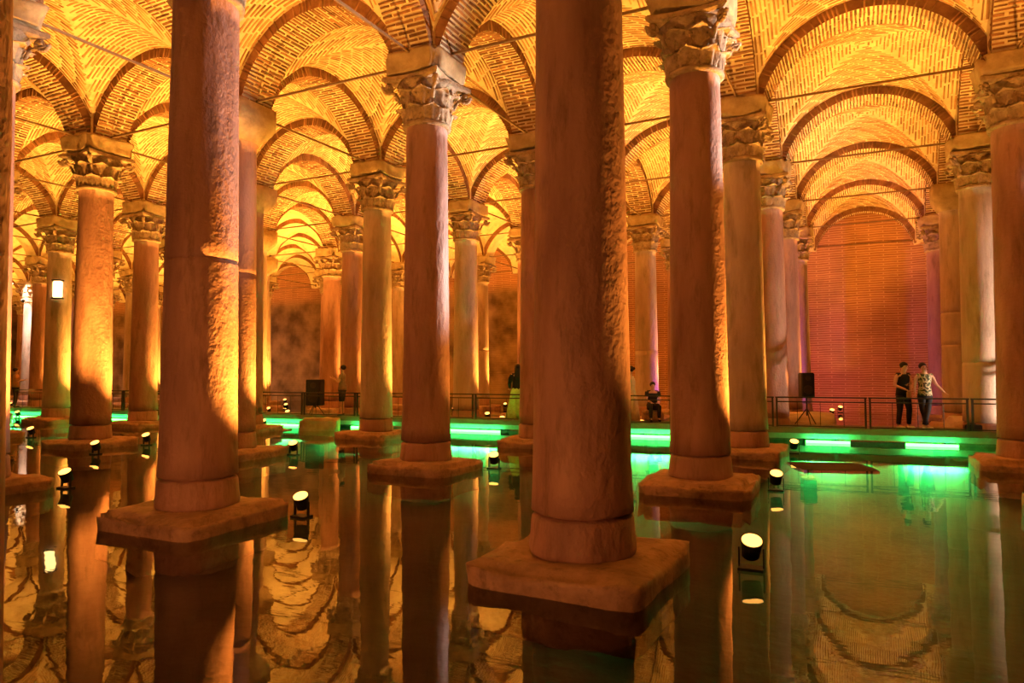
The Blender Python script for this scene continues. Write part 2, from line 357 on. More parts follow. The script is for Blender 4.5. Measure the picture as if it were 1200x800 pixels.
V = C[:, None, :]+cub[None, :, 0:1]*(AX*SZ[:, 0:1])[:, None, :]+cub[None, :, 1:2]*(AY*SZ[:, 1:2])[:, None, :]+cub[None, :, 2:3]*(AZ*SZ[:, 2:3])[:, None, :]
F = (np.arange(len(C))[:, None, None]*8+CF[None]).reshape(-1, 4)
me = bpy.data.meshes.new('brick_courses'); me.vertices.add(len(C)*8); me.vertices.foreach_set('co', V.ravel())
me.loops.add(F.size); me.loops.foreach_set('vertex_index', F.ravel().astype(np.int32)); me.polygons.add(len(F))
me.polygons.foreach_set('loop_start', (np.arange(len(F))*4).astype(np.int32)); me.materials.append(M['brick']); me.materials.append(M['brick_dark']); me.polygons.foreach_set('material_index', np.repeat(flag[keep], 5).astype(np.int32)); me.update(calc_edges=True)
bmf = link('brick_courses', me, M['brick'], ceiling); bmf['kind'] = 'stuff'
print('bricks', len(cc))
# iron tie rods between the piers
bm = bmesh.new(); box(bm, (0, 0, 0), (S-1.0, .035, .045)); box(bm, (-(S-1.0)/2, 0, 0), (.06, .09, .16)); box(bm, ((S-1.0)/2, 0, 0), (.06, .09, .16))
rod_me = from_bm('tie_rod', bm, M['iron'])
for x, y, r in arches:
    if near(x, y, 7.5, 60):
        o = link('tie_rod', rod_me, None, ceiling); o.location = (x, y, 7.58+random.uniform(-.04, .04)); o.rotation_euler = (0, random.uniform(-.012, .012), PI/2 if r else 0)

bm = bmesh.new()
for j in range(20): tube(bm, (.20*math.cos(j*PI/10), 0, .20*math.sin(j*PI/10)), (.20*math.cos((j+1)*PI/10), 0, .20*math.sin((j+1)*PI/10)), .022, .022, 6)
for j in range(6): tube(bm, (0, 0, 0), (.20*math.cos(j*PI/3), 0, .20*math.sin(j*PI/3)), .014, .014, 6)
o = link('iron_wheel', from_bm('iron_wheel', bm, M['iron']), None, ceiling); o.location = (2.44, 15.20, 7.78)
# ------------------------------------------------------------------ columns
def shaft_mesh(seed, z0, z1, mat, joints=()):
    zs = list(np.linspace(z0+.0, z1, 26)); prof = []
    def rad(z):
        t = (z-z0)/(z1-z0); return .438-.058*t-.0*t*t+.02*math.exp(-(z-z0)*5)
    for z in zs: prof.append([rad(z), z])
    prof += [[rad(j+e)-(.018 if abs(e) < .01 else 0), j+e] for j in joints for e in (-.02, -.006, .006, .02)]
    prof.sort(key=lambda p: p[1])
    prof = [[prof[0][0]-.07, z0-.02], [prof[0][0]-.06, z0+.004], [prof[0][0]-.006, z0+.015]]+prof[1:]+[[rad(z1)+.03, z1], [rad(z1)+.03, z1+.05], [rad(z1)-.05, z1+.06]]
    return lathe('shaft', prof, 44, mat, .012, seed)
def ring_mesh(seed, mat):
    pr = [(.455, .19), (.470, .23), (.470, .28), (.460, .35), (.452, .47), (.447, .505), (.43, .528), (.38, .538)]
    return lathe('base_ring', pr, 44, mat, .008, seed)
def bell_mesh():
    pr = [(.40, 6.27), (.44, 6.28), (.45, 6.33), (.40, 6.37), (.405, 6.6), (.43, 6.85), (.50, 7.02), (.56, 7.08)]
    return lathe('capital', pr, 32, M['cap'], .02, 4)
def leaf_mesh(w_, h_, curl):
    v = []; f = []; nu, nv = 8, 8
    for side in (0, 1):
        for j in range(nv+1):
            t = j/nv
            for i in range(nu+1):
                s = (i/nu-.5)*2
                wd = w_/2*(.75+.55*math.sin(t*PI*.8))*(1-.55*max(0, t-.75)/.25)
                lobe = 1+.12*math.sin(t*PI*7)*abs(s)
                y = .03+.05*t+curl*max(0, t-.55)**2*4.5-.06*s*s+(.018*math.cos(s*PI*2.5))
                z = h_*(t-.16*max(0, t-.72)/.28*1.6)-.03*s*s
                v.append((s*wd*lobe, y-(.035 if side else 0), z-(.012 if side else 0)))
    n1 = (nu+1)*(nv+1)
    for side in (0, 1):
        for j in range(nv):
            for i in range(nu):
                a = side*n1+j*(nu+1)+i; q = (a, a+1, a+nu+2, a+nu+1); f.append(q if not side else q[::-1])
    return v, f, n1, nu, nv
def leaf(w_, h_, curl):
    v, f, n1, nu, nv = leaf_mesh(w_, h_, curl)
    rim = [i for i in range(nu+1)]+[j*(nu+1)+nu for j in range(1, nv+1)]+[nv*(nu+1)+i for i in range(nu-1, -1, -1)]+[j*(nu+1) for j in range(nv-1, 0, -1)]
    for a, b in zip(rim, rim[1:]+rim[:1]): f.append((b, a, a+n1, b+n1))
    return mesh_py('leaf', v, f, M['cap'], True)
def volute_mesh():
    bm = bmesh.new(); pts = []
    for j in range(22):
        a = j/21*2.6*PI; r = .11*(1-j/26); pts.append(Vector((0, .12+r*math.sin(a+PI*.5)*.9, -.02+r*math.cos(a+PI*.5)-.02)))
    pts = [Vector((0, -.10, -.30)), Vector((0, -.02, -.14))]+pts
    prev = None
    for p_, q_ in zip(pts, pts[1:]): tube(bm, p_, q_+(q_-p_)*.15, .034, .034, 6)
    box(bm, (0, .12, -.02), (.10, .12, .12), bevel=.03)
    return from_bm('volute', bm, M['cap'], True)
leafA, leafB, vol = leaf(.30, .34, .12), leaf(.34, .36, .16), volute_mesh()
def abacus_mesh():
    bm = bmesh.new(); pts = []
    for s in range(4):
        for j in range(9):
            t = j/9*2-1; q = .60-.085*(1-t*t)
            x, y = t*.60, -q; a = s*PI/2; pts.append((x*math.cos(a)-y*math.sin(a), x*math.sin(a)+y*math.cos(a)))
    lv = [(.90, 7.07), (1.0, 7.10), (1.0, 7.16), (.95, 7.19)]; rows = []
    for k, z in lv: rows.append([bm.verts.new((x*k, y*k, z)) for x, y in pts])
    n = len(pts)
    for a, b in zip(rows, rows[1:]):
        for i in range(n): bm.faces.new((a[i], a[(i+1) % n], b[(i+1) % n], b[i]))
    bm.faces.new(rows[0][::-1]); bm.faces.new(rows[-1])
    return from_bm('abacus', bm, M['cap'])
abac = abacus_mesh()
def far_cap_mesh():                                     # whole leaf crown in one piece, for columns too far to tell leaves apart
    bm = bmesh.new()
    for me_, n, r, z, off in ((leafA, 8, .40, 6.36, 0), (leafB, 8, .41, 6.64, PI/8)):
        for j in range(n):
            b2 = bmesh.new(); b2.from_mesh(me_); b2.transform(Matrix.Rotation(off+j*2*PI/n, 4, 'Z') @ Matrix.Translation((0, r, z)))
            t = bpy.data.meshes.new('t'); b2.to_mesh(t); b2.free(); bm.from_mesh(t); bpy.data.meshes.remove(t)
    for j in range(4):
        b2 = bmesh.new(); b2.from_mesh(vol); b2.transform(Matrix.Rotation(PI/4+j*PI/2, 4, 'Z') @ Matrix.Translation((0, .60, 7.02)))
        t = bpy.data.meshes.new('t'); b2.to_mesh(t); b2.free(); bm.from_mesh(t); bpy.data.meshes.remove(t)
    return from_bm('leaf_crown', bm, M['cap'], True)
far_cap = far_cap_mesh(); bell = bell_mesh()
def block_cap():
    bm = bmesh.new(); rows = []
    prof = [(.38, 6.74, 0), (.42, 6.76, 0), (.47, 6.86, .35), (.53, 7.0, .75), (.575, 7.12, 1), (.585, 7.30, 1), (.585, 7.56, 1)]
    for r, z, sq in prof:
        row = []
        for j in range(40):
            a = 2*PI*j/40; c, s = math.cos(a), math.sin(a); k = (1-sq)+sq/max(abs(c), abs(s)); k = min(k, 1.33)
            n_ = 1+.015*noise.noise(Vector((c*2, s*2, z*3))); row.append(bm.verts.new((r*k*c*n_, r*k*s*n_, z)))
        rows.append(row)
    for a, b in zip(rows, rows[1:]):
        for i in range(40): bm.faces.new((a[i], a[(i+1) % 40], b[(i+1) % 40], b[i]))
    bm.faces.new(rows[0][::-1]); bm.faces.new(rows[-1])
    return from_bm('block_capital', bm, M['impost'], True)
blk = block_cap()
imposts = []
for s in range(5):
    me = rough_block('impost_block', (1.16, 1.16, .44), .075, s+2, M['impost'], 9, .10, .09); imposts.append(me)
plinths = [rough_block('plinth', (1.56+.06*(s % 3), 1.56+.05*((s+1) % 3), .60), .036, s+20, M['plinth'], 12, 0, .085) for s in range(6)]
rings = [ring_mesh(s, M['marble']) for s in range(3)]
shafts = {}
def get_shaft(seed, top, mat, joints):
    key = (seed, top, mat, joints)
    if key not in shafts: shafts[key] = shaft_mesh(seed, .55, top, M[mat], joints)
    return shafts[key]
JOINT = {(-1, 0): (3.12,), (0, 0): (), (1, 4): (2.6, 3.6), (-2, 1): (3.9,), (-1, 4): (2.6,), (1, 3): (2.0,), (-2, 2): (), (-3, 5): (2.9,)}
BLOCK = {(-2, 1), (-3, 2), (-4, 3), (-5, 4), (1, 4)}
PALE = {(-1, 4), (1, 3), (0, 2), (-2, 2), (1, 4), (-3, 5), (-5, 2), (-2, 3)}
LAB = {
 (0, 0): 'widest stone column nearest the camera, on a rough square plinth at centre',
 (-1, 0): 'thick pitted column with a dark joint halfway up, left of the nearest one',
 (0, 1): 'column right of the nearest one, pitted orange face and pale-edged leafy capital',
 (-1, 1): 'dark red-brown column with a grey right edge and leafy capital, left of centre',
 (0, 2): 'smooth brown column directly behind the one right of the nearest column',
 (1, 2): 'column cut by the right edge of the photo, leafy capital lit yellow',
 (1, 3): 'column with a bright white right side, second from the right edge',
 (1, 4): 'slim jointed column with a plain block capital, behind the white-sided one at right',
 (1, 5): 'sliver of column against the right edge of the far brick wall',
 (0, 3): 'third column of the line right of the nearest one, its foot behind the walkway',
 (0, 4): 'fourth column of the receding line left of the far brick wall, yellow-green',
 (0, 5): 'last violet-lit column of the line beside the left edge of the far brick wall',
 (-1, 4): 'pale green and pink column seen alone between the two nearest columns of the right half',
 (-1, 2): 'narrow dark column squeezed against the left side of the nearest column',
 (-2, 1): 'grey column with a plain block capital, half hidden behind the thick jointed one',
 (-2, 2): 'yellow-green column on a wide low plinth just left of the dark red-brown one',
 (-2, 3): 'yellow column behind the railing, right of the dark red-brown one',
 (-3, 1): 'glowing orange column with a leafy capital at left, on a thin dark plinth',
 (-3, 3): 'upright leafy-capital column behind the walkway, just left of the yellow-green one on its wide plinth',
 (-3, 5): 'pale column near the brick wall, right of the yellow one behind the railing',
 (-4, 2): 'orange column between the glowing one at left and the thick jointed one',
 (-4, 4): 'pale green-edged column at the right side of the dim plastered wall',
 (-5, 2): 'green-sided column just left of the glowing orange one, a lit lantern on it',
 (-2, 0): 'column at the left edge of the photo, its plinth corner reaching into view',
 (0, -1): 'blurred orange column nearest of all, a strip along the left edge of the photo',
}
SKIP = {(-1, -1), (-2, -1), (1, -1), (1, 0)}
cols = []
for k in range(-1, 6):
    for i in range(-12, 3):
        p = node(i, k); u, v_, d = to_px(p.x, p.y, 2)
        if k == -1:
            if i not in (0,): continue
            p = Vector((-2.24, .69, 0)); d = 1.6; u = 0
        elif d < 1 or not (-170 < u < 1330): continue
        cols.append((i, k, p, u, d))
lampspots = []
for n, (i, k, p, u, d) in enumerate(cols):
    key = (i, k)
    if key == (-4, 4): p = p+rgt*(-.28)
    if key == (0, 1): p = p+rgt*.03
    lab = LAB.get(key)
    if lab: g = None
    elif u < 0 or u > 1200: lab, g = 'stone column standing just outside the edge of the photo', 'columns past the edges of the photo'
    elif u < 130: lab, g = 'dim distant column among the crowd at the far left edge', 'far columns at the left edge'
    elif u < 330: lab, g = 'distant column seen in slivers behind the big columns of the left third', 'far columns in the left third'
    else: lab, g = 'distant column seen in slivers between the columns around the middle', 'far columns around the middle'
    t = empty('column', p, 0, lab, 'column', g)
    s = (i*7+k*3) % 6; det = d < 24; isb = key in BLOCK
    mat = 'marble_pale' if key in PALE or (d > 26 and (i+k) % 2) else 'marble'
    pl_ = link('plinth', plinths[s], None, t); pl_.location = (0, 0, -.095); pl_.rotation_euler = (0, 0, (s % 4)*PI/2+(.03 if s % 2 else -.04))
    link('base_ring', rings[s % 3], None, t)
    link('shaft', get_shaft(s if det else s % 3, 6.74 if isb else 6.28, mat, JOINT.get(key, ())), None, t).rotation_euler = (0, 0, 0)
    if isb: link('block_capital', blk, None, t); continue
    cp = link('capital', bell, None, t)
    link('abacus', abac, None, t)
    im = link('impost_block', imposts[s % 5], None, t); im.location = (0, 0, 7.38); im.rotation_euler = (0, 0, (s % 4)*PI/2)
    if det and near(p.x, p.y, 6.5, 24, 60):
        for me_, nn, r, z, off in ((leafA, 8, .40, 6.36, 0), (leafB, 8, .41, 6.64, PI/8)):
            for j in range(nn):
                a = off+j*2*PI/nn; o = link('leaf', me_, None, cp); o.location = (-r*math.sin(a), r*math.cos(a), z); o.rotation_euler = (random.uniform(-.06, .06), 0, a)
        for j in range(4):
            a = PI/4+j*PI/2; o = link('volute', vol, None, cp); o.location = (-.60*math.sin(a), .60*math.cos(a), 7.02); o.rotation_euler = (0, 0, a)
    else: link('leaf_crown', far_cap, None, cp)

# ------------------------------------------------------------------ floodlights standing in the water beside the plinths
def lamp_parts():
    bm = bmesh.new(); box(bm, (0, 0, .012), (.22, .16, .024)); box(bm, (-.105, 0, .10), (.012, .035, .19)); box(bm, (.105, 0, .10), (.012, .035, .19)); y = from_bm('yoke', bm, M['black'])
    bm = bmesh.new(); tube(bm, (0, 0, -.09), (0, 0, .062), .080, .092, 20); tube(bm, (0, 0, .062), (0, 0, .075), .098, .098, 20); h = from_bm('housing', bm, M['black'])
    bm = bmesh.new(); tube(bm, (0, 0, .06), (0, 0, .079), .088, .088, 20); l = from_bm('lens', bm, M['lens'])
    return y, h, l
LY, LH, LL = lamp_parts()
def lamp(x, y, label, group=None, z=0.0, aim=(-.15, -.14), watts=UP_W):
    watts = {(-.88, 34.2): 350, (-6.12, 11.48): 900, (-.92, 6.62): 2200, (-1.11, 31.2): 4500}.get((x, y), watts)
    if (x, y) == (-1.11, 31.2): aim = (.22, .30)
    if (x, y) == (-.88, 34.2): aim = (0, -.1)
    if (x, y) == (-15.15, 9.75): aim = (-.50, .26)
    t = empty('floodlight', (x, y, z), -YAW*0, label, 'lamp', group)
    yk = link('yoke', LY, None, t); yk.location = (0, 0, .0)
    h = link('housing', LH, None, t); h.location = (0, 0, .20); h.rotation_euler = (-aim[1], aim[0], 0)
    h.rotation_euler = Vector((.16, -.50, 1)).to_track_quat('Z', 'Y').to_euler()
    l = link('lens', LL, None, h)
    s = spot('beam', (aim[0]*.12, aim[1]*.12, .20+.13), (aim[0]*3, aim[1]*3, 9), watts, WARM, 86, 1, .06, t)
    return t
if True:
    named = [
     (-6.20, 6.60, 'round floodlight in the water beside the thick jointed column, largest at left'),
     (-.92, 6.62, 'dazzling floodlight in the water right of the nearest column'),
     (-1.18, 11.16, 'floodlight on two legs in the water in front of the smooth brown column'),
     (-6.12, 11.48, 'floodlight at the right corner of the dark red-brown column plinth'),
     (-15.15, 9.75, 'floodlight at the foot of the glowing orange column at left'),
     (-11.10, 11.55, 'floodlight low beside the grey column, left of the walkway railing end'),
     (-17.40, 16.75, 'floodlight just above the water left of the pale stone block'),
     (-25.72, 16.5, 'small floodlight right of the green-sided column'),
     (-20.82, 16.5, 'small floodlight against the left edge of the thick jointed column'),
     (-1.36, 16.51, 'small floodlight on two thin legs before the walkway corner at right'),
     (-23.5, 22.9, 'upper left of two small floodlights behind the left railing'),
     (-28.3, 26.5, 'tiny distant floodlight behind the left railing, half hidden'),
     (-19.1, 23.3, 'small floodlight behind the railing beside the yellow-green column'),
     (-12.7, 23.3, 'small floodlight left of the woman in the pale skirt'),
     (-18.4, 31.0, 'tiny floodlight at the waist of the woman in the pale skirt'),
     (-1.22, 26.2, 'lowest of four small floodlights behind the right walkway railing'),
     (-1.11, 31.2, 'second highest of four small floodlights behind the right walkway railing'),
     (-.88, 34.2, 'highest of four small floodlights behind the right walkway railing'),
     (-11.05, 16.5, 'small floodlight beyond the yellow-green column plinth'),
    ]
    done = []
    for x, y, l in named: lamp(x, y, l); done.append((x, y))
    for (i, k, p, u, d) in cols:
        q = (p.x+.98, p.y+.80)
        if any(abs(q[0]-a)+abs(q[1]-b) < 2.3 for a, b in done): continue
        if k == -1: q = (p.x-.3, p.y+1.3)
        lamp(q[0], q[1], watts=1500 if k == -1 else UP_W, label='small floodlight in the water hidden behind a column foot', group='floodlights hidden behind the columns')
# a few fixtures that colour single columns, and one added fill light
def uplight(x, y, z, target, watts, color, label, glow, angle=60, to=None):
    t = empty('spotlight', (x, y, z), 0, label, 'lamp')
    bm = bmesh.new()
    if to: tube(bm, (0, 0, 0), (to[0]-x, to[1]-y, 0), .02, .02, 8)
    else: tube(bm, (0, 0, -z-.46), (0, 0, 0), .02, .02, 8)
    link('bracket', from_bm('bracket', bm, M['iron']), None, t)
    h = link('housing', LH, None, t); h.rotation_euler = (Vector(target)-Vector((x, y, z))).to_track_quat('Z', 'Y').to_euler()
    d = (Vector(target)-Vector((x, y, z))).normalized()
    me = LL.copy(); me.materials.clear(); me.materials.append(glow); l = link('lens', me, None, h)
    spot('beam', d*.12, d*5, watts, color, angle, .6, .05, t); return t
vio = emis('violet_lens', (.7, .1, .9), 10); whi = emis('cool_lens', (1, .8, .65), 14); grn = emis('green_lens', (.2, 1, .2), 10)

uplight(-4.4, -1.2, .25, (-4.7, 5.86, 3.6), 680, (1, .34, .08), 'unseen added amber fill light in the water behind the photographer', M['lens'], 100)  # fill lamp put in to brighten the fronts of the nearest columns
uplight(-3.3, 16.15, 4.2, (-7.14, 10.76, 5.0), 5200, (1, .84, .76), 'cool floodlight fixed behind the smooth brown column', whi, 50, (-2.24, 15.66))
uplight(3.00, 15.25, 5.2, (-2.24, 10.76, 6.4), 6000, (1, .78, .66), 'cool floodlight fixed high on the column at the right edge', whi, 34, (2.66, 15.66))
uplight(7.3, 19.0, .3, (2.66, 20.56, 2.6), 3500, (1, .72, .5), 'pale floodlight low in the water beyond the right edge', whi, 60)
uplight(-4.4, 26.6, .3, (-7.14, 25.46, 2.0), 500, (.8, .12, .75), 'violet floodlight aimed at the green and pink column', vio, 60)
uplight(-4.2, 27.0, .3, (-2.24, 28.5, 2.0), 600, (.7, .12, .85), 'violet floodlight aimed at the end of the right column line', vio, 90)
uplight(-3.2, 31.5, .3, (.2, 35.2, 1.6), 210, (1, .10, .35), 'pink floodlight aimed at the lower left of the far brick wall', vio, 80)
# ------------------------------------------------------------------ walkway across the water
TH = math.atan(.073)
walk = empty('walkway', (1.6, 19.3, 0), TH, kind='structure'); walk['label'] = 'dark low walkway crossing the water in front of the far columns'
WX0, WX1, DW = -43, 5.0, 2.0
bm = bmesh.new(); box(bm, ((WX0+WX1)/2, .02, .315), (WX1-WX0, .05, .15)); link('kerb_beam', from_bm('kerb_beam', bm, M['deck']), None, walk)
bm = bmesh.new(); box(bm, ((WX0+WX1)/2, .24, .165), (WX1-WX0, .10, .15)); link('stringer', from_bm('stringer', bm, M['beam']), None, walk)
bm = bmesh.new(); box(bm, ((WX0+WX1)/2, DW-.1, .165), (WX1-WX0, .10, .15)); link('stringer', from_bm('stringer', bm, M['beam']), None, walk)
bm = bmesh.new(); box(bm, (0, 0, 0), (2.394, .155, .03)); plank = from_bm('deck_board', bm, M['deck'])
nb = int((WX1-WX0)/2.4)
for a in range(nb):
    for b in range(12):
        if a < nb-11: continue
        o = link('deck_board', plank, None, walk); o.location = (WX1-1.2-a*2.4+2.4*(0), .13+b*.163, .318); o.hide_render = False
        o.location.x = WX0+1.2+a*2.4
bm = bmesh.new(); box(bm, ((WX0+WX0+(nb-11)*2.4)/2, DW/2+.02, .318), ((nb-11)*2.4, DW-.08, .03)); link('far_deck', from_bm('far_deck', bm, M['deck']), None, walk)
bm = bmesh.new(); box(bm, (0, 0, -.18), (.09, .09, .56)); pst = from_bm('support_post', bm, M['steel'])
for a in range(nb+1):
    for yy in (.34, DW-.1):
        o = link('support_post', pst, None, walk); o.location = (WX0+a*2.4, yy, 0)
bm = bmesh.new(); box(bm, (0, DW/2+.13, .22), (.08, DW-.3, .14)); crs = from_bm('cross_beam', bm, M['steel'])
for a in range(nb+1):
    o = link('cross_beam', crs, None, walk); o.location = (WX0+a*2.4, 0, 0)

ORD = ['first', 'second', 'third', 'fourth', 'fifth', 'sixth', 'seventh', 'eighth', 'ninth', 'tenth', 'eleventh', 'twelfth', 'thirteenth', 'fourteenth', 'fifteenth', 'sixteenth', 'seventeenth', 'eighteenth']
def railing(x, idx, mod=2.13):
    wx = 1.6+x*math.cos(TH); wy = 19.3+x*math.sin(TH)
    t = empty('railing', (wx, wy+.03, .333), TH, 'dark metal railing panel, %s from the right end of the walkway' % ORD[idx], 'railing', 'railing panels of the walkway')
    bm = bmesh.new(); box(bm, (0, 0, .805), (mod-.03, .06, .035)); link('handrail', from_bm('handrail', bm, M['steel']), None, t)
    bm = bmesh.new(); box(bm, (0, 0, .695), (mod-.12, .035, .03)); link('rail', from_bm('rail', bm, M['steel']), None, t)
    bm = bmesh.new(); box(bm, (0, 0, .085), (mod-.12, .03, .03)); link('rail', from_bm('rail', bm, M['steel']), None, t)
    bm = bmesh.new(); box(bm, (0, 0, .398), (.045, .045, .795)); pm = from_bm('post', bm, M['steel'])
    for s in (-1, 1): link('post', pm, None, t).location = (s*(mod/2-.05), 0, 0)
    bm = bmesh.new(); tube(bm, (0, 0, .08), (0, 0, .69), .008, .008, 6); b_ = from_bm('baluster', bm, M['steel'])
    for j in range(1, 4): link('baluster', b_, None, t).location = (mod*(j/4-.5), 0, 0)
for a in range(18): railing(.69+1.065-.05-a*2.13+2.13, a)
# LED tubes at the water line
LT = [(-2.91, -1.9), (-.7, .39), (-7.5, -6.1), (-13.16, -11.3), (-20.5, -18.7), (-28.4, -26.2), (-34.2, -31.6), (-24.4, -22.8), (-16.6, -15.2), (-10.3, -9.2)]
for a, b in LT:
    x = (a+b)/2; wx = 1.6+x*math.cos(TH)+.05*math.sin(TH); wy = 19.3+x*math.sin(TH)+.06
    labs = {(-2.91, -1.9): 'green glowing light tube under the walkway, left of the two people at the railing', (-.7, .39): 'brightest green light tube under the walkway, below the two people',
            (-7.5, -6.1): 'green light tube right of the nearest column, under the walkway', (-13.16, -11.3): 'green light tube beside the woman in the pale skirt, under the walkway'}
    t = empty('light_tube', (wx, wy, .03), TH, labs.get((a, b), 'green light tube under the walkway, %s from its right end' % ORD[sorted(-q[0] for q in LT).index(-a)]), 'light', 'green light tubes under the walkway')
    bm = bmesh.new(); tube(bm, (-(b-a)/2, 0, 0), ((b-a)/2, 0, 0), .036, .036, 8); link('tube', from_bm('tube', bm, M['led']), None, t)
    bm = bmesh.new(); box(bm, (0, .045, .01), (b-a, .02, .05)); box(bm, (-(b-a)/2, 0.02, 0), (.03, .05, .06)); box(bm, ((b-a)/2, .02, 0), (.03, .05, .06)); link('fitting', from_bm('fitting', bm, M['steel']), None, t)
    ar = area('glow', (0, -.06, -.09), (0, -1.0, -1.15), LED_E*(b-a), LED, b-a, .08); ar.parent = t; ar.data.spread = math.radians(106)
    ar = area('glow', (0, -.035, .035), (0, .9, .9), LED_E*.009*(b-a), LED, b-a, .03); ar.parent = t

# ------------------------------------------------------------------ stones, speakers, box
def stone_thing(name, loc, size, rz, label, seed, mat, amp=.05, wear=.045):
    o = link(name, rough_block(name, size, amp, seed, mat, 10, 0, wear)); o.location = loc; o.rotation_euler = (0, 0, rz); o['label'] = label; o['category'] = 'stone'; return o
stone_thing('stone_block', (-15.27, 17.0, .12), (1.15, .7, .55), .5, 'pale weathered stone block in the water left of the yellow-green column', 51, M['impost'], .06)
stone_thing('stone_slab', (-17.6, 15.9, -.04), (3.2, .8, .16), .45, 'long flat stone slab at the water line, green-lit edge, left of the yellow-green column', 52, M['plinth'], .03)
stone_thing('stone_slab', (-.55, 14.5, -.025), (1.35, 1.15, .07), .3, 'dark flat slab lying level with the green-lit water before the right walkway', 53, M['slab'], .004, .008)
def drum(loc, r, l, rz, label, mat, seed):
    me = lathe('stone_drum', [(r*.9, -l/2), (r, -l/2+.05), (r*1.02, 0), (r, l/2-.05), (r*.9, l/2)], 28, mat, .03, seed)
    o = link('stone_drum', me); o.location = loc; o.rotation_euler = (0, PI/2, rz); o['label'] = label; o['category'] = 'stone'
drum((3.0, 22.6, .22), .36, 1.9, .25, 'broken column piece lying behind the railing, right of the two people', M['marble_pale'], 61)
drum((-1.5, 22.4, .22), .38, 1.5, .35, 'pink-lit broken column piece lying behind the railing, below the black speaker', M['marble_pale'], 62)
def speaker(x, y, z, w_, h_, d_, base, label):
    t = empty('speaker', (x, y, base), YAW*.8, label, 'speaker')
    bm = bmesh.new(); box(bm, (0, 0, z-base), (w_, d_, h_), bevel=.02); link('cabinet', from_bm('cabinet', bm, M['black']), None, t)
    bm = bmesh.new(); tube(bm, (0, -d_/2-.006, z-base-h_*.18), (0, -d_/2+.01, z-base-h_*.18), w_*.36, w_*.36, 24); link('speaker_cone', from_bm('speaker_cone', bm, M['steel']), None, t); bm = bmesh.new(); tube(bm, (0, -d_/2-.006, z-base+h_*.28), (0, -d_/2+.01, z-base+h_*.28), w_*.2, w_*.2, 20); link('speaker_cone', from_bm('speaker_cone', bm, M['steel']), None, t)
    bm = bmesh.new(); tube(bm, (0, 0, .25), (0, 0, z-base-h_/2), .02); link('pole', from_bm('pole', bm, M['black']), None, t)
    for j in range(3):
        a = j*2*PI/3+.5; bm = bmesh.new(); tube(bm, (0, 0, .45), (.32*math.cos(a), .32*math.sin(a), .01), .013, .013, 6); link('leg', from_bm('leg', bm, M['black']), None, t)
speaker(-1.37, 20.85, 1.42, .34, .68, .34, .333, 'black loudspeaker on a stand at the left edge of the far brick wall')
speaker(-17.05, 18.75, 1.12, .52, .90, .45, .333, 'black loudspeaker on a stand before the dim plastered wall at left')
t = empty('box', (2.31, 19.62, .333), TH, 'small black box on the walkway at the foot of the white-sided column', 'box')
bm = bmesh.new(); box(bm, (0, 0, .10), (.34, .25, .20), bevel=.015); link('case', from_bm('case', bm, M['black']), None, t)
bm = bmesh.new(); box(bm, (0, 0, .215), (.12, .03, .02)); link('handle', from_bm('handle', bm, M['steel']), None, t)
# wall lantern on the green-sided column, and white floodlights far left
t = empty('lantern', (-26.28, 15.40, 4.55), YAW, 'rectangular glowing lantern on the green-sided column at left', 'lamp')
bm = bmesh.new(); box(bm, (0, -.1, .33), (.30, .16, .60), bevel=.03); link('glass', from_bm('glass', bm, M['lantern']), None, t)
bm = bmesh.new(); box(bm, (0, -.1, .66), (.34, .2, .05)); box(bm, (0, -.1, 0), (.34, .2, .05)); box(bm, (0, .04, .33), (.1, .16, .12)); link('frame', from_bm('frame', bm, M['black']), None, t)
uplight(-45.84, 24.0, 7.3, (-44.5, 28, 3), 900, (1, .8, .65), 'white floodlight high in the vaults at the far left edge', M['white_lens'], 120, (-46.34, 25.46))
uplight(-44.9, 24.2, 6.2, (-44.5, 28, 2), 900, (1, .8, .65), 'white floodlight lighting the pale shaft at the far left, lower of two', M['white_lens'], 120, (-46.34, 25.46))

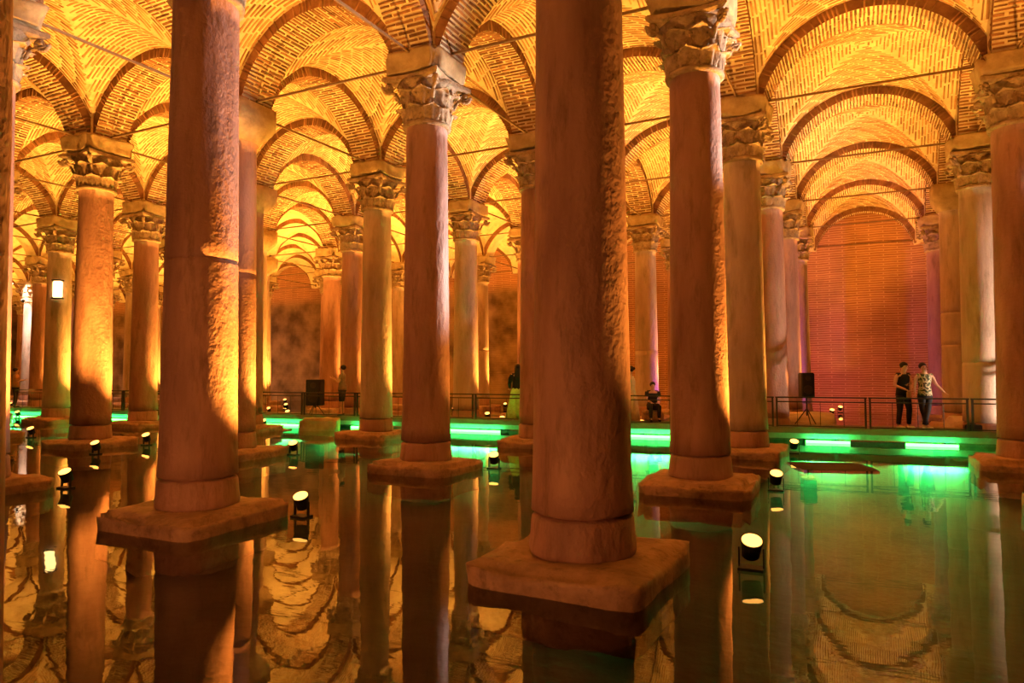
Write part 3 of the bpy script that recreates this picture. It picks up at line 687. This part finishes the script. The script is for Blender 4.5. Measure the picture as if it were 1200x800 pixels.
# ------------------------------------------------------------------ people
def skin(name, J, E, rad, mat, parent, root=0, sub=2):
    names = list(J); me = bpy.data.meshes.new(name); me.from_pydata([J[n] for n in names], [(names.index(a), names.index(b)) for a, b in E], [])
    me.materials.append(mat); o = bpy.data.objects.new(name, me); COL.objects.link(o); o.parent = parent
    m = o.modifiers.new('skin', 'SKIN'); m.use_smooth_shade = True
    for i, n in enumerate(names):
        s = me.skin_vertices[0].data[i]; r = rad[n]; s.radius = (r, r) if not isinstance(r, tuple) else r; s.use_root = (i == root)
    o.modifiers.new('sub', 'SUBSURF').levels = sub; o.modifiers['sub'].render_levels = sub
    return o
skinm = plain('skin', (.55, .34, .24), .55, var=.05); hairm = plain('hair', (.02, .012, .01), .5)
def person(loc, rz, label, h=1.6, J={}, top=None, trousers=None, shorts=False, skirt=None, dress=None, hair='tied', sleeves=False, shoe=None, cap=None, bag=None):
    s = h/1.7; t = empty('person', loc, rz, label, 'person')
    B = dict(pelvis=(0, 0, .95), waist=(0, 0, 1.10), chest=(0, .01, 1.30), neck0=(0, 0, 1.44), neck=(0, .01, 1.50), head=(0, .02, 1.60), crown=(0, .015, 1.66),
             shl=(-.17, 0, 1.40), shr=(.17, 0, 1.40), ell=(-.24, -.02, 1.13), elr=(.24, -.02, 1.13), wrl=(-.24, .08, .90), wrr=(.24, .08, .90),
             hpl=(-.085, 0, .83), hpr=(.085, 0, .83), knl=(-.10, .02, .50), knr=(.10, .02, .50), anl=(-.10, -.02, .09), anr=(.10, -.02, .09), tol=(-.11, .13, .035), tor=(.11, .13, .035))
    B.update(J); B = {k: tuple(c*s for c in v) for k, v in B.items()}
    rd = dict(pelvis=(.135, .10), waist=(.12, .09), chest=(.14, .10), neck0=.07, neck=.052, head=(.078, .095), crown=(.07, .085), shl=.06, shr=.06, ell=.041, elr=.041, wrl=.027, wrr=.027,
              hpl=.088, hpr=.088, knl=.058, knr=.058, anl=.038, anr=.038, tol=.03, tor=.03)
    rd = {k: (tuple(x*s for x in v) if isinstance(v, tuple) else v*s) for k, v in rd.items()}
    E = [('pelvis', 'waist'), ('waist', 'chest'), ('chest', 'neck0'), ('neck0', 'neck'), ('neck', 'head'), ('head', 'crown'), ('chest', 'shl'), ('chest', 'shr'), ('shl', 'ell'), ('shr', 'elr'), ('ell', 'wrl'), ('elr', 'wrr'),
         ('pelvis', 'hpl'), ('pelvis', 'hpr'), ('hpl', 'knl'), ('hpr', 'knr'), ('knl', 'anl'), ('knr', 'anr'), ('anl', 'tol'), ('anr', 'tor')]
    skin('body', B, E, rd, skinm, t)
    def loft(bm, pts, n=20):
        rows = []
        for j, (c, rx, ry) in enumerate(pts):
            c = Vector(c); a_ = Vector(pts[max(j-1, 0)][0]); b_ = Vector(pts[min(j+1, len(pts)-1)][0]); d = (b_-a_).normalized()
            ux = Vector((1, 0, 0)); ux = (ux-d*ux.dot(d)); ux = ux.normalized() if ux.length > .15 else Vector((0, 0, 1)); uy = d.cross(ux).normalized()
            rows.append([bm.verts.new(c+ux*rx*math.cos(2*PI*q/n)+uy*ry*math.sin(2*PI*q/n)) for q in range(n)])
        for a_, b_ in zip(rows, rows[1:]):
            for q in range(n): bm.faces.new((a_[q], a_[(q+1) % n], b_[(q+1) % n], b_[q]))
        bm.faces.new(rows[0][::-1]); bm.faces.new(rows[-1])
    def jn(k, dz=0): v = Vector(B[k]); return v+Vector((0, 0, dz*s))
    def mixp(a_, b_, q): return Vector(B[a_]).lerp(Vector(B[b_]), q)
    def R_(a_, b_): return a_*s, b_*s
    if top:
        bm = bmesh.new()
        loft(bm, [(jn('pelvis', -.07), *R_(.178, .150)), (jn('waist', -.06), *R_(.156, .128)), (jn('waist', .05), *R_(.145, .108)), (jn('chest', -.04), *R_(.165, .122)), (jn('chest', .05), *R_(.172, .118)), (jn('chest', .10), *R_(.168, .095)), (jn('neck0', .0), *R_(.095, .078))])
        for e_ in 'lr':
            ch, sh, el, wr = jn('chest', .06), jn('sh'+e_), jn('el'+e_), jn('wr'+e_)
            loft(bm, [(ch, *R_(.085, .07)), (ch.lerp(sh, .6), *R_(.075, .065)), (ch.lerp(sh, 1.05), *R_(.058, .055))], 12)
            if sleeves: loft(bm, [(sh, *R_(.075, .075)), (sh.lerp(el, .5), *R_(.066, .066)), (sh.lerp(el, .9 if sleeves == 2 else .6), *R_(.058, .058))], 12)
            if sleeves == 2: loft(bm, [(sh.lerp(el, .85), *R_(.057, .057)), (el, *R_(.056, .056)), (el.lerp(wr, .95), *R_(.040, .040))], 12)
        link('top', from_bm('top', bm, top, True), None, t)
    if trousers:
        bm = bmesh.new(); pv = jn('pelvis')
        loft(bm, [(jn('waist', -.08), *R_(.146, .112)), (pv, *R_(.168, .138)), (jn('pelvis', -.10), *R_(.172, .135)), (jn('pelvis', -.16), *R_(.14, .10))])
        for e_ in 'lr':
            hp, kn, an = jn('hp'+e_, .03), jn('kn'+e_), jn('an'+e_)
            pts = [(hp, *R_(.10, .105)), (hp.lerp(kn, .5), *R_(.085, .09)), (kn, *R_(.068, .07))]
            if not shorts: pts += [(kn.lerp(an, .5), *R_(.060, .062)), (kn.lerp(an, .90), *R_(.05, .052))]
            loft(bm, pts, 16)
        link('shorts' if shorts else 'trousers', from_bm('trousers', bm, trousers, True), None, t)
    if skirt or dress:
        m = skirt or dress; n = 40; v = []; f = []; z1 = (1.02 if skirt else 1.42)*s; lv = [0, .15, .35, .6, .85, 1.0]
        zs = [1.02, .9, .66, .45, .25, .06] if skirt else [1.42, 1.25, 1.05, .85, .45, .08]; rr = [.14, .19, .23, .27, .31, .34] if skirt else [.12, .17, .15, .2, .26, .31]
        for j, (z, r) in enumerate(zip(zs, rr)):
            for q in range(n):
                a = 2*PI*q/n; fl = 1+(.02+.022*j)*math.sin(a*9+j*.2); v.append((r*s*fl*math.cos(a), r*s*.8*fl*math.sin(a), z*s))
        for j in range(5):
            for q in range(n): f.append((j*n+q, j*n+(q+1) % n, (j+1)*n+(q+1) % n, (j+1)*n+q))
        o = link('skirt' if skirt else 'dress', mesh_py('skirt', v, f, m, True), None, t); sm = o.modifiers.new('s', 'SOLIDIFY'); sm.thickness = .01
    # hair, face, hands, shoes
    hd = Vector(B['head']); bm = bmesh.new()
    def ball(c, r): 
        bmesh.ops.create_uvsphere(bm, u_segments=20, v_segments=14, radius=1, matrix=Matrix.Translation(hd+Vector(c)*s) @ Matrix.Diagonal((r[0]*s, r[1]*s, r[2]*s, 1)))
    ball((0, -.045, .05), (.092, .098, .094))
    if hair == 'long':
        loft(bm, [(hd+Vector((0, -.04, .05))*s, *R_(.095, .09)), (hd+Vector((0, -.065, -.08))*s, *R_(.105, .065)), (hd+Vector((0, -.09, -.22))*s, *R_(.11, .05)), (hd+Vector((0, -.11, -.36))*s, *R_(.07, .03))])
    if hair == 'tied': ball((0, -.135, .06), (.045, .045, .045))
    link('hair', from_bm('hair', bm, hairm, True), None, t)
    bm = bmesh.new(); box(bm, (hd.x, hd.y+.098*s, hd.z-.005*s), (.022*s, .03*s, .045*s), bevel=.006); link('nose', from_bm('nose', bm, skinm, True), None, t)
    bm = bmesh.new()
    for q in (-1, 1): bmesh.ops.create_uvsphere(bm, u_segments=8, v_segments=6, radius=.010*s, matrix=Matrix.Translation((hd.x+q*.03*s, hd.y+.088*s, hd.z+.02*s)))
    link('eyes', from_bm('eyes', bm, M['black'], True), None, t)
    bm = bmesh.new(); box(bm, (hd.x, hd.y+.088*s, hd.z-.045*s), (.04*s, .012*s, .01*s), bevel=.003); link('mouth', from_bm('mouth', bm, plain('lips', (.4, .14, .1)), True), None, t)
    for q, wn, en in ((-1, 'wrl', 'ell'), (1, 'wrr', 'elr')):
        wv = Vector(B[wn]); d = (wv-Vector(B[en])).normalized(); sd = d.cross(Vector((0, 0, 1)) if abs(d.z) < .9 else Vector((0, 1, 0))).normalized()
        HJ = {'w': wv-d*.01*s, 'p': wv+d*.05*s}; HEd = [('w', 'p')]; hr = {'w': (.024*s, .02*s), 'p': (.035*s, .018*s)}
        o = skin('hand', HJ, HEd, hr, skinm, t, sub=1)
        nrm = sd.cross(d)
        for j, (off, ln) in enumerate(((-.028, .062), (-.010, .072), (.009, .068), (.027, .052))):
            b0 = wv+d*.055*s+sd*off*s; b1 = b0+d*ln*.55*s+nrm*.006*s; b2 = b1+d*ln*.45*s+nrm*.022*s
            skin('finger', {'a': b0, 'b': b1, 'c': b2}, [('a', 'b'), ('b', 'c')], {'a': .009*s, 'b': .008*s, 'c': .0065*s}, skinm, o, sub=1)
        b0 = wv+d*.02*s+sd*.03*s*q; b1 = b0+d*.03*s+sd*.028*s*q; b2 = b1+d*.03*s+sd*.006*s*q
        skin('thumb', {'a': b0, 'b': b1, 'c': b2}, [('a', 'b'), ('b', 'c')], {'a': .011*s, 'b': .0095*s, 'c': .008*s}, skinm, o, sub=1)
    if shoe:
        for a_, t_ in (('anl', 'tol'), ('anr', 'tor')):
            a, b = Vector(B[a_]), Vector(B[t_]); d = (b-a); d.z = 0; d.normalize()
            skin('shoe', {'a': a-d*.04*s+Vector((0, 0, -.03*s)), 'b': a+d*.06*s+Vector((0, 0, -.035*s)), 'c': b+d*.02*s}, [('a', 'b'), ('b', 'c')], {'a': (.042*s, .04*s), 'b': (.045*s, .042*s), 'c': (.042*s, .03*s)}, shoe, t, sub=1)
    if bag is not None:
        bm = bmesh.new(); box(bm, bag, (.12, .06, .20), bevel=.02); link('bag', from_bm('bag', bm, plain('bag', (.5, .3, .2))), None, t)
    return t
FZ = .333
blk_c = plain('black_cloth', (.012, .011, .012), .8); white_sh = plain('white_shoe', (.8, .7, .6), .5)
camo, nt = newmat('patterned_cloth'); L = nt.links.new
tc = N(nt, 'ShaderNodeTexCoord'); vo = N(nt, 'ShaderNodeTexNoise'); vo.inputs['Scale'].default_value = 11; L(tc.outputs['Object'], vo.inputs['Vector'])
cr = N(nt, 'ShaderNodeValToRGB'); cr.color_ramp.interpolation = 'CONSTANT'; e = cr.color_ramp.elements; e[0].color = (.03, .035, .02, 1); e[1].position = .5; e[1].color = (.55, .45, .30, 1); q = e.new(.42); q.color = (.22, .22, .12, 1); q = e.new(.58); q.color = (.06, .05, .03, 1)
L(vo.outputs['Fac'], cr.inputs[0]); bs = N(nt, 'ShaderNodeBsdfPrincipled'); bs.inputs['Roughness'].default_value = .8; L(cr.outputs[0], bs.inputs['Base Color']); o = N(nt, 'ShaderNodeOutputMaterial'); L(bs.outputs[0], o.inputs[0])
# the pair at the right railing: both turned towards the camera side
person((.93, 20.3, FZ), PI+YAW+.15, 'woman in a black sleeveless top and cropped black trousers, hands joined before her', 1.68,
       dict(pelvis=(0, -.02, .93), waist=(.01, 0, 1.09), chest=(.02, .03, 1.28), neck0=(.02, .04, 1.42), neck=(.025, .06, 1.48), head=(-.0, .09, 1.58), crown=(-.005, .09, 1.64), shl=(-.15, .03, 1.38), shr=(.19, .03, 1.38), ell=(-.20, .06, 1.12), elr=(.25, .02, 1.12), wrl=(-.06, .20, 1.02), wrr=(.06, .20, 1.0),
            hpl=(-.09, 0, .83), hpr=(.09, 0, .83), knl=(-.13, .04, .50), knr=(.13, .03, .50), anl=(-.15, -.02, .09), anr=(.15, -.02, .09), tol=(-.20, .12, .035), tor=(.07, .12, .035)),
       top=blk_c, trousers=blk_c, shoe=white_sh, hair='tied', bag=(0, .20, .86))
person((1.40, 20.25, FZ), PI+YAW-.1, 'person in a patterned vest and dark jeans with crossed legs, right of the pair', 1.64,
       dict(chest=(0, 0, 1.30), head=(.03, .02, 1.60), crown=(.03, .0, 1.66), shl=(-.18, 0, 1.40), shr=(.18, 0, 1.40), ell=(-.27, .02, 1.17), elr=(.24, -.04, 1.13), wrl=(-.42, .10, .98), wrr=(.26, .04, .90),
            knl=(-.04, .05, .50), knr=(.05, -.02, .50), anl=(.06, .04, .09), anr=(-.06, -.05, .09), tol=(.10, .16, .035), tor=(-.15, .06, .035)),
       top=camo, trousers=plain('denim', (.02, .02, .028), .8), shoe=white_sh, hair='tied', sleeves=False)
person((-9.35, 19.05, FZ), YAW+.3, 'woman seen from behind in a black jacket and a long pale green skirt', 1.68, dict(ell=(-.25, 0, 1.15), elr=(.25, 0, 1.15), wrl=(-.20, .12, 1.0), wrr=(.20, .12, 1.0)),
       top=blk_c, sleeves=2, skirt=plain('pale_cloth', (.42, .80, .22), .8), hair='long')
person((-15.85, 18.75, FZ), PI/2+YAW, 'person in a pale shirt and dark shorts facing left behind the left railing', 1.70, dict(wrl=(-.16, .30, 1.28), wrr=(.16, .30, 1.28), ell=(-.24, .05, 1.14), elr=(.24, .05, 1.14)),
       top=plain('pale_shirt', (.35, .24, .17), .8), sleeves=1, trousers=plain('shorts', (.03, .03, .03)), shorts=True, hair='short', shoe=blk_c)
person((-5.98, 19.6, FZ), PI/2+YAW-.5, 'woman in a long cream dress half hidden by the nearest column', 1.60, {}, dress=plain('cream_cloth', (.60, .50, .32), .8), hair='tied')
person((-5.62, 20.6, FZ), PI+YAW, 'person in dark clothes sitting low behind the rail beside the green and pink column', 1.60,
       dict(pelvis=(0, 0, .48), waist=(0, .03, .63), chest=(0, .08, .82), neck0=(0, .11, .95), neck=(0, .12, 1.01), head=(0, .14, 1.11), crown=(0, .13, 1.17), shl=(-.17, .08, .92), shr=(.17, .08, .92), ell=(-.22, .16, .68), elr=(.22, .16, .68), wrl=(-.10, .36, .60), wrr=(.10, .36, .60),
            hpl=(-.09, .03, .47), hpr=(.09, .03, .47), knl=(-.13, .44, .47), knr=(.13, .44, .47), anl=(-.13, .40, .09), anr=(.13, .40, .09), tol=(-.13, .55, .035), tor=(.13, .55, .035)),
       top=blk_c, sleeves=1, trousers=blk_c, shoe=blk_c, hair='short')
st = link('stone', rough_block('stone', (.6, .45, .34), .02, 71, M['plinth'], 6)); st.location = (-5.62, 20.62, .333+.155); st.rotation_euler = (0, 0, YAW); st['label'] = 'low stone seat under the person in dark clothes behind the rail'; st['category'] = 'stone'
person((-33.2, 17.7, FZ), YAW-.8, 'person in an orange shirt on the walkway at the far left edge', 1.70, dict(wrl=(-.16, .30, 1.2), wrr=(.16, .30, 1.2)), top=plain('orange_shirt', (.6, .3, .14), .8), sleeves=1, trousers=blk_c, shoe=blk_c, hair='short')
